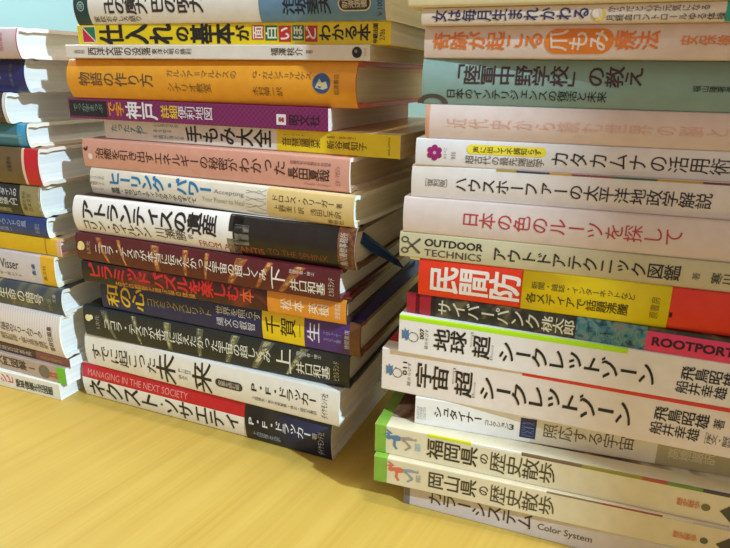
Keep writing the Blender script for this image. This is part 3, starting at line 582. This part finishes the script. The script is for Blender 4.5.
  ('vt', 'title', '近代史から読む世界の脳と', 10.1, 124.8, 0.36, 0.62, (234, 182, 160), 0.0),
 ]),
 (dict(kind='soft', b=2.4, D=128, loc=[0.02476, 0.29069, 0.21145], yaw=-0.29165, L=190.0, t=19.67, cover=(140, 168, 160), flat=(140, 168, 160), edge=(110, 150, 144), page=(216, 202, 180), label='thick teal book with dark bracketed title lettering', ribbon=0),[
  ('vt', 'title', '「陸軍中野学校」の教え', 11.4, 91.8, 0.46, 0.86, (66, 42, 46), 0.014),
  ('vt', 'subtitle', '日本のインテリジェンスの復活と未来', 11.4, 78.7, 0.14, 0.36, (38, 40, 42), 0.006),
  ('arc', 'emblem', 5.0, 0, (84, 78, 74)),
  ('vt', 'author_name', '福山隆著者', 110.5, 125.3, 0.4, 0.52, (40, 44, 46), 0.006),
 ]),
 (dict(kind='soft', b=1.0, D=128, loc=[0.02484, 0.29015, 0.23113], yaw=-0.39705, L=190.0, t=13.24, cover=(230, 206, 192), flat=(230, 206, 192), edge=(226, 210, 180), page=(216, 202, 180), label='pinkish book with orange title and an orange oval, above the teal one', ribbon=0),[
  ('vt', 'title', '奇跡が起こる', 4.2, 51.4, 0.28, 0.8, (234, 120, 34), 0.012),
  ('oval', 'badge', 51.8, 78.4, 0.16, 0.88, (234, 128, 38)),
  ('vt', '@@badge', '爪もみ', 53.4, 76.5, 0.24, 0.82, (238, 214, 196), 0.014),
  ('vt', 'subtitle', '療法', 78.4, 95.0, 0.28, 0.8, (234, 120, 34), 0.014),
  ('vt', 'author_name', '安保徹', 102.0, 120.7, 0.4, 0.66, (230, 134, 66), 0.012),
 ]),
 (dict(kind='soft', b=0.6, D=128, loc=[0.02273, 0.28632, 0.24437], yaw=-0.39648, L=190.0, t=7.06, cover=(232, 214, 194), flat=(232, 214, 194), edge=(226, 214, 176), page=(216, 202, 180), label='cream book with navy title and a yellow moon, second from the stack top', ribbon=0),[
  ('vt', 'title', '女は毎月生まれかわる', 5.0, 68.9, 0.2, 0.84, (44, 46, 104), 0.012),
  ('disc', 'emblem', 72.5, 0.44, 2.4, 2.4, (238, 206, 90)),
  ('disc', '@@emblem', 71.6, 0.52, 1.9, 1.9, (232, 214, 194)),
  ('vt', 'tagline', 'からだと心が元気になる', 75.1, 110.5, 0.54, 0.84, (70, 60, 54), 0.002),
  ('vt', 'tagline', '月経血コントロールゆる体操', 75.1, 116.0, 0.1, 0.42, (60, 52, 46), 0.004),
  ('zone', None, 115.7, 126.3, 0, 1, (50, 160, 150)),
 ]),
 (dict(kind='hard', b=0.8, D=128, loc=[0.01673, 0.28632, 0.25143], yaw=-0.39648, L=190.0, t=46.0, cover=(234, 216, 170), flat=(234, 216, 170), edge=(226, 214, 176), page=(216, 202, 180), label='cream book with dark blue block lettering, topmost of the right stack', ribbon=0),[  # thickness above the view is made up so it shades the middle stack
  ('rect', 'title_block', 10.2, 22.0, 0.07, 0.36, (44, 46, 104)),
  ('rect', 'title_block', 25.3, 32.7, 0.07, 0.36, (44, 46, 104)),
  ('vt', '@@title_block', '女性', 11.1, 21.2, 0.1, 0.33, (230, 214, 180), 0.01),
  ('vt', '@@title_block', '体', 25.8, 32.3, 0.1, 0.33, (230, 214, 180), 0.01),
 ]),
]

# ------------------------------------------------------------------ glyphs
KEEP = set('ー「」『』（）［］＝・&')
SMALL = set('っゃゅょッャュョァィゥェォ')
need = set(); need_h = set()
for bk, items in BOOKS:
    for it in items:
        if it[0] == 'vt':
            for ch in it[2]: need.add((ch, it[8]))
        elif it[0] in ('ht', 'rt'): need_h.add((it[2], it[8]))
GL = {}
tmp = []
for s, bold in sorted(need | need_h):
    cu = bpy.data.curves.new('glyph', 'FONT'); cu.body = s; cu.resolution_u = 3; cu.fill_mode = 'FRONT'
    o = bpy.data.objects.new('glyph', cu); COL.objects.link(o); tmp.append((s, bold, o))
bpy.context.view_layer.update()
dg = bpy.context.evaluated_depsgraph_get()
for s, bold, o in tmp:
    me = bpy.data.meshes.new_from_object(o.evaluated_get(dg))
    vs = [(v.co.x, v.co.y) for v in me.vertices]; fs = [tuple(p.vertices) for p in me.polygons]
    if bold > .001:          # heavier weight: the outline laid over itself with small shifts
        d = bold; n0 = len(vs); sh = [(-d, -d), (d, d), (-d, d), (d, -d)]
        GL[(s, bold)] = ([[(x+a, y+b) for x, y in vs] for a, b in sh], fs)
    else:
        GL[(s, bold)] = ([vs], fs)
    bpy.data.meshes.remove(me)
for s, bold, o in tmp:
    cu = o.data; bpy.data.objects.remove(o); bpy.data.curves.remove(cu)

def cut_rows(verts, faces, rows):
    """split flat print along rows so that it can follow a curved spine"""
    bm = bmesh.new(); vs = [bm.verts.new((x, 0, z)) for x, z in verts]
    for f in faces:
        try: bm.faces.new([vs[i] for i in f])
        except ValueError: pass
    for z in rows:
        bmesh.ops.bisect_plane(bm, geom=bm.verts[:]+bm.edges[:]+bm.faces[:], plane_co=(0, 0, z), plane_no=(0, 0, 1), dist=1e-7)
    bm.verts.index_update()
    out = ([(v.co.x, v.co.z) for v in bm.verts], [tuple(v.index for v in f.verts) for f in bm.faces]); bm.free()
    return out

# ------------------------------------------------------------------ one book
COUNT = {}
def make_book(bk, items):
    kind = bk['kind']; L = bk['L']/1000; T = bk['t']/1000; D = bk['D']/1000; b = bk['b']/1000
    r = .0006 if kind == 'soft' else .0011
    r = min(r, T*.3)
    th = .00035 if kind == 'soft' else min(.0022, T*.16)       # cover thickness on the flats
    ths = .0003 if kind == 'soft' else .0012                   # and on the spine
    xo = 0.0002 if kind == 'soft' else .0028                   # page block set back at head and tail
    name = 'paperback_book' if kind == 'soft' else 'hardcover_book'
    root = bpy.data.objects.new(name, None); COL.objects.link(root)
    root.location = bk['loc']; root.rotation_euler = (0, 0, bk['yaw'])
    root['label'] = bk['label']; root['category'] = 'book'
    def spine_y(z):
        v = min(max(z/T, 0), 1)
        y = -b*(1-(2*v-1)**2)
        d = min(z, T-z)
        if d < r: y += r-math.sqrt(max(0, r*r-(r-max(d, 0))**2))
        return y
    N = 22
    zs = sorted(set([0, r*.15, r*.5, r, T-r, T-r*.5, T-r*.15, T] + [T*i/N for i in range(1, N)]))
    # groove of a case binding along the joint
    def flat_z(y, top):
        g = .0007*math.exp(-((y-.0068)/.0022)**2) if kind == 'hard' and T > .012 else 0
        return T-g if top else g
    ys = [D]+([.016, .0115, .009, .0075, .006, .0045, .003] if kind == 'hard' else [.01])
    outer = [(y, flat_z(y, True)) for y in ys]+[(spine_y(z), z) for z in reversed(zs)]+[(y, flat_z(y, False)) for y in reversed(ys)]
    inner = [(y, flat_z(y, True)-th) for y in ys]
    inner += [(spine_y(z)+ths, min(max(z, th), T-th)) for z in reversed(zs)]+[(y, flat_z(y, False)+th) for y in reversed(ys)]
    n = len(outer); mb = MB(); nf = len(ys)
    def ring(x): return [(x, y, z) for y, z in outer]+[(x, y, z) for y, z in inner]
    V = ring(0)+ring(L); o2 = 2*n
    mb.add(V, [], bk['cover'])
    for i in range(n-1):
        k = bk['cover'] if nf-1 <= i < n-nf else bk['flat']
        j = mb.mi(k); mb.f.append([i, o2+i, o2+i+1, i+1]); mb.m.append(j)
        e = mb.mi(bk['edge'])
        for f in ([n+i, n+i+1, o2+n+i+1, o2+n+i], [i, i+1, n+i+1, n+i], [o2+i, o2+n+i, o2+n+i+1, o2+i+1]):
            mb.f.append(f); mb.m.append(e)
    for f in ([0, n, o2+n, o2], [n-1, o2+n-1, o2+2*n-1, 2*n-1]):
        mb.f.append(f); mb.m.append(mb.mi(bk['edge']))
    def patch(mb, x0, x1, v0, v1, k, off, wrap=False, depth=None):
        rows = [z for z in zs if v0*T+1e-6 < z < v1*T-1e-6]; rows = [v0*T]+rows+[v1*T]
        pts = [(spine_y(z)-off, z) for z in rows]
        if wrap:
            dd = depth or D
            pts = [(y, flat_z(y, False)-off) for y in [dd]+[q for q in ys if q < dd]]+pts+[(y, flat_z(y, True)+off) for y in reversed([dd]+[q for q in ys if q < dd])]
        q = [(x0, y, z) for y, z in pts]+[(x1, y, z) for y, z in pts]; m_ = len(pts)
        mb.add(q, [(i, m_+i, m_+i+1, i+1) for i in range(m_-1)], k)
    for it in items:
        if it[0] == 'zone': patch(mb, it[2]/1000, it[3]/1000, it[4], it[5], it[6], .00007, it[1] == 'wrap')
        elif it[0] == 'strip':
            for x0, x1, c in it[1]: patch(mb, x0/1000, x1/1000, it[2], it[3], c, .00007)
        elif it[0] == 'streak':
            _, xa, xb, wa, wb, c = it
            rr = [T*i/14 for i in range(15)]
            f_ = lambda a_, b_, z: a_+(b_-a_)*z/T
            q = [(f_(xa, xb, z)/1000, spine_y(z)-.00008, z) for z in rr]+[((f_(xa, xb, z)+f_(wa, wb, z))/1000, spine_y(z)-.00008, z) for z in rr]
            mb.add(q, [(i, 15+i, 15+i+1, i+1) for i in range(14)], c)
    cover = mb.build('dust_jacket' if kind == 'hard' else 'cover', root, True)
    # ---- pages
    pm = MB(); pk = page_mat(tuple(bk['page']))
    zz = [th+(T-2*th)*i/14 for i in range(15)]
    fd = D-(.0032 if kind == 'hard' else .0003)
    cc = .8*b if kind == 'hard' else 0
    pts = [(spine_y(z)+ths+.0002, z) for z in zz]+[(fd-cc*(1-(2*i/14-1)**2), zz[i]) for i in range(14, -1, -1)]
    if kind == 'hard': pts = [(max(y, spine_y(T*.5)+ths), z) for y, z in pts]
    m_ = len(pts); q = [(xo, y, z) for y, z in pts]+[(L-xo, y, z) for y, z in pts]
    h = 15
    faces = [(i, (i+1) % m_, m_+(i+1) % m_, m_+i) for i in range(m_)]
    for i in range(h-1):
        j = m_-1-i
        faces.append((i, j, j-1, i+1)); faces.append((m_+i, m_+i+1, m_+j-1, m_+j))
    pm.add(q, faces, pk)
    pages = pm.build('page_block', root)
    # ---- headbands of the case-bound books
    if kind == 'hard' and T > .014:
        for s in (0, 1):
            hb = MB(); xa = L-xo if s else xo
            prof = [(spine_y(z)+ths+.0003, z) for z in zz]
            for d in (0,):
                x2 = xa+(.0011 if s else -.0011)
                A = [(xa, y, z) for y, z in prof]+[(x2, y+.0003, z) for y, z in prof]+[(x2, y+.0012, z) for y, z in prof]+[(xa, y+.0015, z) for y, z in prof]
                w = len(prof); fc = []
                for i in range(w-1):
                    for a_ in range(4):
                        c_ = (a_+1) % 4; fc.append((a_*w+i, a_*w+i+1, c_*w+i+1, c_*w+i))
                hb.add(A, fc, (214, 206, 190))
            hb.build('headband', root)
    if bk['ribbon']:
        rb = MB(); P = []
        path = [(L-.0075, .009, .0165), (L-.0026, .012, .0150), (L-.0008, .022, .0083), (L+.0006, .029, .0042), (L+.0018, .036, .0003), (L+.0044, .048, -.0074), (L+.0065, .055, -.0129)]
        wd_ = [.0030, .0034, .0036, .0034, .0028, .0020, .0004]
        for (x, y, z), w_ in zip(path, wd_):
            for s in (-1, -.33, .33, 1): P.append((x+.0003*abs(s), y+.6*w_*s, z+w_*s*.8))
        fc = [(4*i+j, 4*i+j+1, 4*i+j+5, 4*i+j+4) for i in range(len(path)-1) for j in range(3)]
        rb.add(P, fc, (28, 62, 118))
        for mt in rb.mats: pass
        ob = rb.build('ribbon_bookmark', root, True); ob['label'] = 'blue ribbon bookmark'
        md = ob.modifiers.new('thickness', 'SOLIDIFY'); md.thickness = .0002
    # ---- paper band and print
    parts = {}; band_ob = None
    rows = [T*i/10 for i in range(1, 10)] if b > .0007 else [r, T-r]
    def put(part, verts, faces, k, extra=0.0):
        on_band = part.startswith('@') and not part.startswith('@@')
        lay = .00016
        if part.startswith('@@@'): lay = .00034
        elif part.startswith('@@'): lay = .00025
        elif on_band: lay = .00046
        nm = part.lstrip('@')
        p = parts.setdefault((nm, on_band), MB())
        vv, ff = cut_rows(verts, faces, rows)
        p.add([(x, spine_y(z)-lay-extra, z) for x, z in vv], ff, k)
    def ell(cx, cz, rx, rz, n_=28): return [(cx+rx*math.cos(2*math.pi*i/n_), cz+rz*math.sin(2*math.pi*i/n_)) for i in range(n_)]
    for it in items:
        k = it[0]
        if k == 'band':
            bb = MB(); patch(bb, it[2]/1000, it[3]/1000, 0, 1, it[4], .00022, True)
            band_ob = bb.build('paper_band', root, True); band_ob['label'] = it[5]
            md = band_ob.modifiers.new('thickness', 'SOLIDIFY'); md.thickness = .00012; md.offset = 1
        elif k == 'vt':
            _, part, s, x0, x1, v0, v1, c, bold = it
            x0 /= 1000; x1 /= 1000; cell = (x1-x0)/len(s); zc = (v0+v1)/2*T; H = (v1-v0)*T/.9; Wd = cell/.96
            for i, ch in enumerate(s):
                lays, fs = GL[(ch, bold)]; cx = x0+cell*(i+.5)
                for q_, vs in enumerate(lays):
                    out = []
                    for gx, gy in vs:
                        gx -= .5; gy -= .36
                        if ch in KEEP: out.append((cx+gx*Wd, zc+gy*H))
                        else:
                            if ch in SMALL: gx += .1; gy += .08
                            if ch.isascii(): gx = (gx+.18)*1.15
                            out.append((cx-gy*Wd, zc+gx*H))
                    put(part, out, fs, c, q_*.000006)
        elif k in ('ht', 'rt'):
            _, part, s, x0, x1, v0, v1, c, bold = it
            lays, fs = GL[(s, bold)]; allv = [q for l_ in lays for q in l_]
            if not allv: continue
            ax, bx = min(q[0] for q in allv), max(q[0] for q in allv); ay, by = min(q[1] for q in allv), max(q[1] for q in allv)
            x0 /= 1000; x1 /= 1000; z0 = v0*T; z1 = v1*T
            for q_, vs in enumerate(lays):
                if k == 'ht': out = [(x0+(gx-ax)/(bx-ax)*(x1-x0), z0+(gy-ay)/(by-ay)*(z1-z0)) for gx, gy in vs]
                else: out = [(x1-(gy-ay)/(by-ay)*(x1-x0), z0+(gx-ax)/(bx-ax)*(z1-z0)) for gx, gy in vs]
                put(part, out, fs, c, q_*.000006)
        elif k == 'disc':
            _, part, x, v, rx, rz, c = it
            q = ell(x/1000, v*T, rx/1000, rz/1000)
            put(part, q, [tuple(range(len(q)))], c)
        elif k == 'ring':
            _, part, x, v, rr, w, c = it
            a = ell(x/1000, v*T, rr/1000, rr/1000); q = a+ell(x/1000, v*T, (rr-w)/1000, (rr-w)/1000); w_ = len(a)
            put(part, q, [(i, (i+1) % w_, w_+(i+1) % w_, w_+i) for i in range(w_)], c)
        elif k == 'poly':
            _, part, x, v, pts_, c = it
            q = [(x/1000+a/1000, min(max(v*T+d/1000, .0004), T-.0004)) for a, d in pts_]
            put(part, q, [tuple(range(len(q)))], c, .00002)
        elif k == 'rect':
            _, part, x0, x1, v0, v1, c = it
            put(part, [(x0/1000, v0*T), (x1/1000, v0*T), (x1/1000, v1*T), (x0/1000, v1*T)], [(0, 1, 2, 3)], c)
        elif k == 'oval':
            _, part, x0, x1, v0, v1, c = it
            x0 /= 1000; x1 /= 1000; rr = (v1-v0)*T/2; zc = (v0+v1)/2*T
            q = []
            for cx, a0 in ((x1-rr, -90), (x0+rr, 90)):
                for i in range(13):
                    a = math.radians(a0+15*i); q.append((cx+rr*math.cos(a), zc+rr*math.sin(a)))
            put(part, q, [tuple(range(len(q)))], c)
        elif k == 'tri':
            _, part, x0, x1, v0, v1, c, c2 = it
            x0 /= 1000; x1 /= 1000; z0 = v0*T; z1 = v1*T; g = .0005
            put(part, [(x0, z0), (x1, z0), (x1, z1), (x0, z1)], [(0, 1, 2, 3)], (230, 216, 190), -.00004)
            put(part, [(x0+g, z0+g), (x1-2*g, z0+g), (x0+g, z1-2*g)], [(0, 1, 2)], c)
            put(part, [(x1-g, z0+2*g), (x1-g, z1-g), (x0+2*g, z1-g)], [(0, 1, 2)], c2)
        elif k == 'petal':
            _, part, x, v, i, c = it
            a = math.radians(60*i+30); q = ell(x/1000+.0023*math.cos(a), v*T+.0023*math.sin(a), .0014, .0014, 14)
            put(part, q, [tuple(range(14))], c, -.00002)
        elif k == 'arc':
            _, part, x, v, c = it
            x /= 1000; q = []
            for rr in (.0070, .0042):
                q += [(x+rr*math.cos(math.radians(a)), .0003+rr*.62*math.sin(math.radians(a))) for a in range(0, 181, 12)]
            w_ = len(q)//2
            put(part, q, [(i, i+1, w_+i+1, w_+i) for i in range(w_-1)], c)
        elif k == 'scribble':
            _, part, x0, x1, v0, v1, c = it
            rd = random.Random(7); x0 /= 1000; x1 /= 1000
            for j in range(7):
                za = (v0+(v1-v0)*(j+.5)/7)*T; q1 = []; q2 = []
                for i in range(9):
                    x = x0+(x1-x0)*i/8; z = min(max(za+(x-x0)*.18*(1 if j % 2 else -1)+rd.uniform(-1, 1)*.0006, v0*T), v1*T)
                    q1.append((x, z)); q2.append((x, z+.00022))
                put(part, q1+q2, [(i, i+1, 9+i+1, 9+i) for i in range(8)], c)
        elif k == 'scissors':
            _, part, x, v, c = it
            x /= 1000; zc = v*T
            def bar(p, q_, w0, w1):
                dx, dz = q_[0]-p[0], q_[1]-p[1]; l_ = math.hypot(dx, dz); nx, nz = -dz/l_, dx/l_
                put(part, [(p[0]+nx*w0, p[1]+nz*w0), (p[0]-nx*w0, p[1]-nz*w0), (q_[0]-nx*w1, q_[1]-nz*w1), (q_[0]+nx*w1, q_[1]+nz*w1)], [(0, 1, 2, 3)], c)
            for s in (-1, 1):
                bar((x-.0018, zc+s*.0018), (x+.0042, zc-s*.0036), .0004, .0006)
                cx, cz = x-.0033, zc+s*.0027
                a = ell(cx, cz, .0019, .0016, 18); q = a+ell(cx, cz, .0012, .0009, 18)
                put(part, q, [(i, (i+1) % 18, 18+(i+1) % 18, 18+i) for i in range(18)], c)
    for (nm, on_band), p in parts.items():
        p.build(nm, band_ob if on_band and band_ob else cover)
    return root

# ------------------------------------------------------------------ the setting
def wood():
    mt, nt, b = nodes('beech_laminate', .46, .4)
    rot = (0, 0, GRAIN)
    f = noise(nt, objco(nt, (3.0, 110, 1), rot), 1.0, 5, .2, .6); g = noise(nt, objco(nt, (7, 620, 1), rot), 1.0, 3)
    mx = nt.nodes.new('ShaderNodeMath'); mx.operation = 'MULTIPLY_ADD'; nt.links.new(g, mx.inputs[0]); mx.inputs[1].default_value = .5
    nt.links.new(f, mx.inputs[2])
    nt.links.new(link_ramp(nt, mx.outputs[0], [(.42, (188, 153, 64)), (.72, (199, 164, 74)), (1.0, (207, 174, 85))]), b.inputs['Base Color'])
    return mt
GRAIN = math.radians(-59)
def plain(name, c, rough=.8):
    mt, nt, b = nodes(name, rough, .2)
    f = noise(nt, objco(nt, (1, 1, 1)), 9, 4)
    nt.links.new(link_ramp(nt, f, [(.3, [q-3 for q in c]), (.7, [min(255, q+3) for q in c])]), b.inputs['Base Color'])
    return mt
fl = MB(); box(fl, (-2.2, -1.6, -.74), (2.2, 1.06, -.72), plain('floor_boards', (150, 120, 90)))
o = fl.build('floor'); o['kind'] = 'structure'
wl = MB(); box(wl, (-2.2, 1.0, -.72), (2.2, 1.06, 1.7), plain('pale_cyan_paint', (176, 224, 240)))
o = wl.build('wall_back'); o['kind'] = 'structure'
wr = MB(); wp = plain('warm_white_paint', (224, 214, 200))  # added unseen wall; the edge of its opening cuts daylight off the right stack
WX, WY0, WY1, WZ0, WZ1 = .60, -.85, -.187, .02, 1.25
for a, b_ in (((WX, -1.6, -.72), (WX+.06, WY0, 1.7)), ((WX, WY1, -.72), (WX+.06, 1.0, 1.7)), ((WX, WY0, -.72), (WX+.06, WY1, WZ0)), ((WX, WY0, WZ1), (WX+.06, WY1, 1.7))): box(wr, a, b_, wp)
o = wr.build('blocker_wall_right'); o['kind'] = 'structure'
wf = MB(); wh = plain('white_frame_paint', (236, 234, 228), .5)  # frame around the added opening, unseen like the wall
for a, b_ in (((WX-.012, WY0-.05, WZ0-.05), (WX, WY0, WZ1+.05)), ((WX-.012, WY1, WZ0-.05), (WX, WY1+.05, WZ1+.05)), ((WX-.012, WY0, WZ1), (WX, WY1, WZ1+.05)), ((WX-.03, WY0-.08, WZ0-.03), (WX, WY1+.08, WZ0))): box(wf, a, b_, wh)
o = wf.build('blocker_window_frame'); o['kind'] = 'structure'
tb = bpy.data.objects.new('table', None); COL.objects.link(tb); tb.location = (0, 0, -.72)
tb['label'] = 'light yellow wood-grain table carrying the three stacks of books'; tb['category'] = 'table'
wm = wood()
tp = MB(); box(tp, (-.95, .08, .692), (.55, .90, .72), wm); t_ob = tp.build('tabletop', tb)
bv = t_ob.modifiers.new('edge', 'BEVEL'); bv.width = .003; bv.segments = 3
ap = MB()
for a, b_ in (((-.87, .14, .63), (.47, .16, .692)), ((-.87, .82, .63), (.47, .84, .692)), ((-.88, .16, .63), (-.86, .82, .692)), ((.46, .16, .63), (.48, .82, .692))): box(ap, a, b_, wm)
ap.build('apron', tb)
for x in (-.89, .445):
    for y in (.13, .81):
        lg = MB(); box(lg, (x, y, 0), (x+.045, y+.045, .692), wm); lg.build('leg', tb)

# ------------------------------------------------------------------ the books
for bk, items in BOOKS:
    o = make_book(bk, items)
    x = bk['loc'][0]
    o['group'] = 'books in the right stack' if x > -.03 else 'books in the left stack' if x < -.3 else 'books in the middle stack'
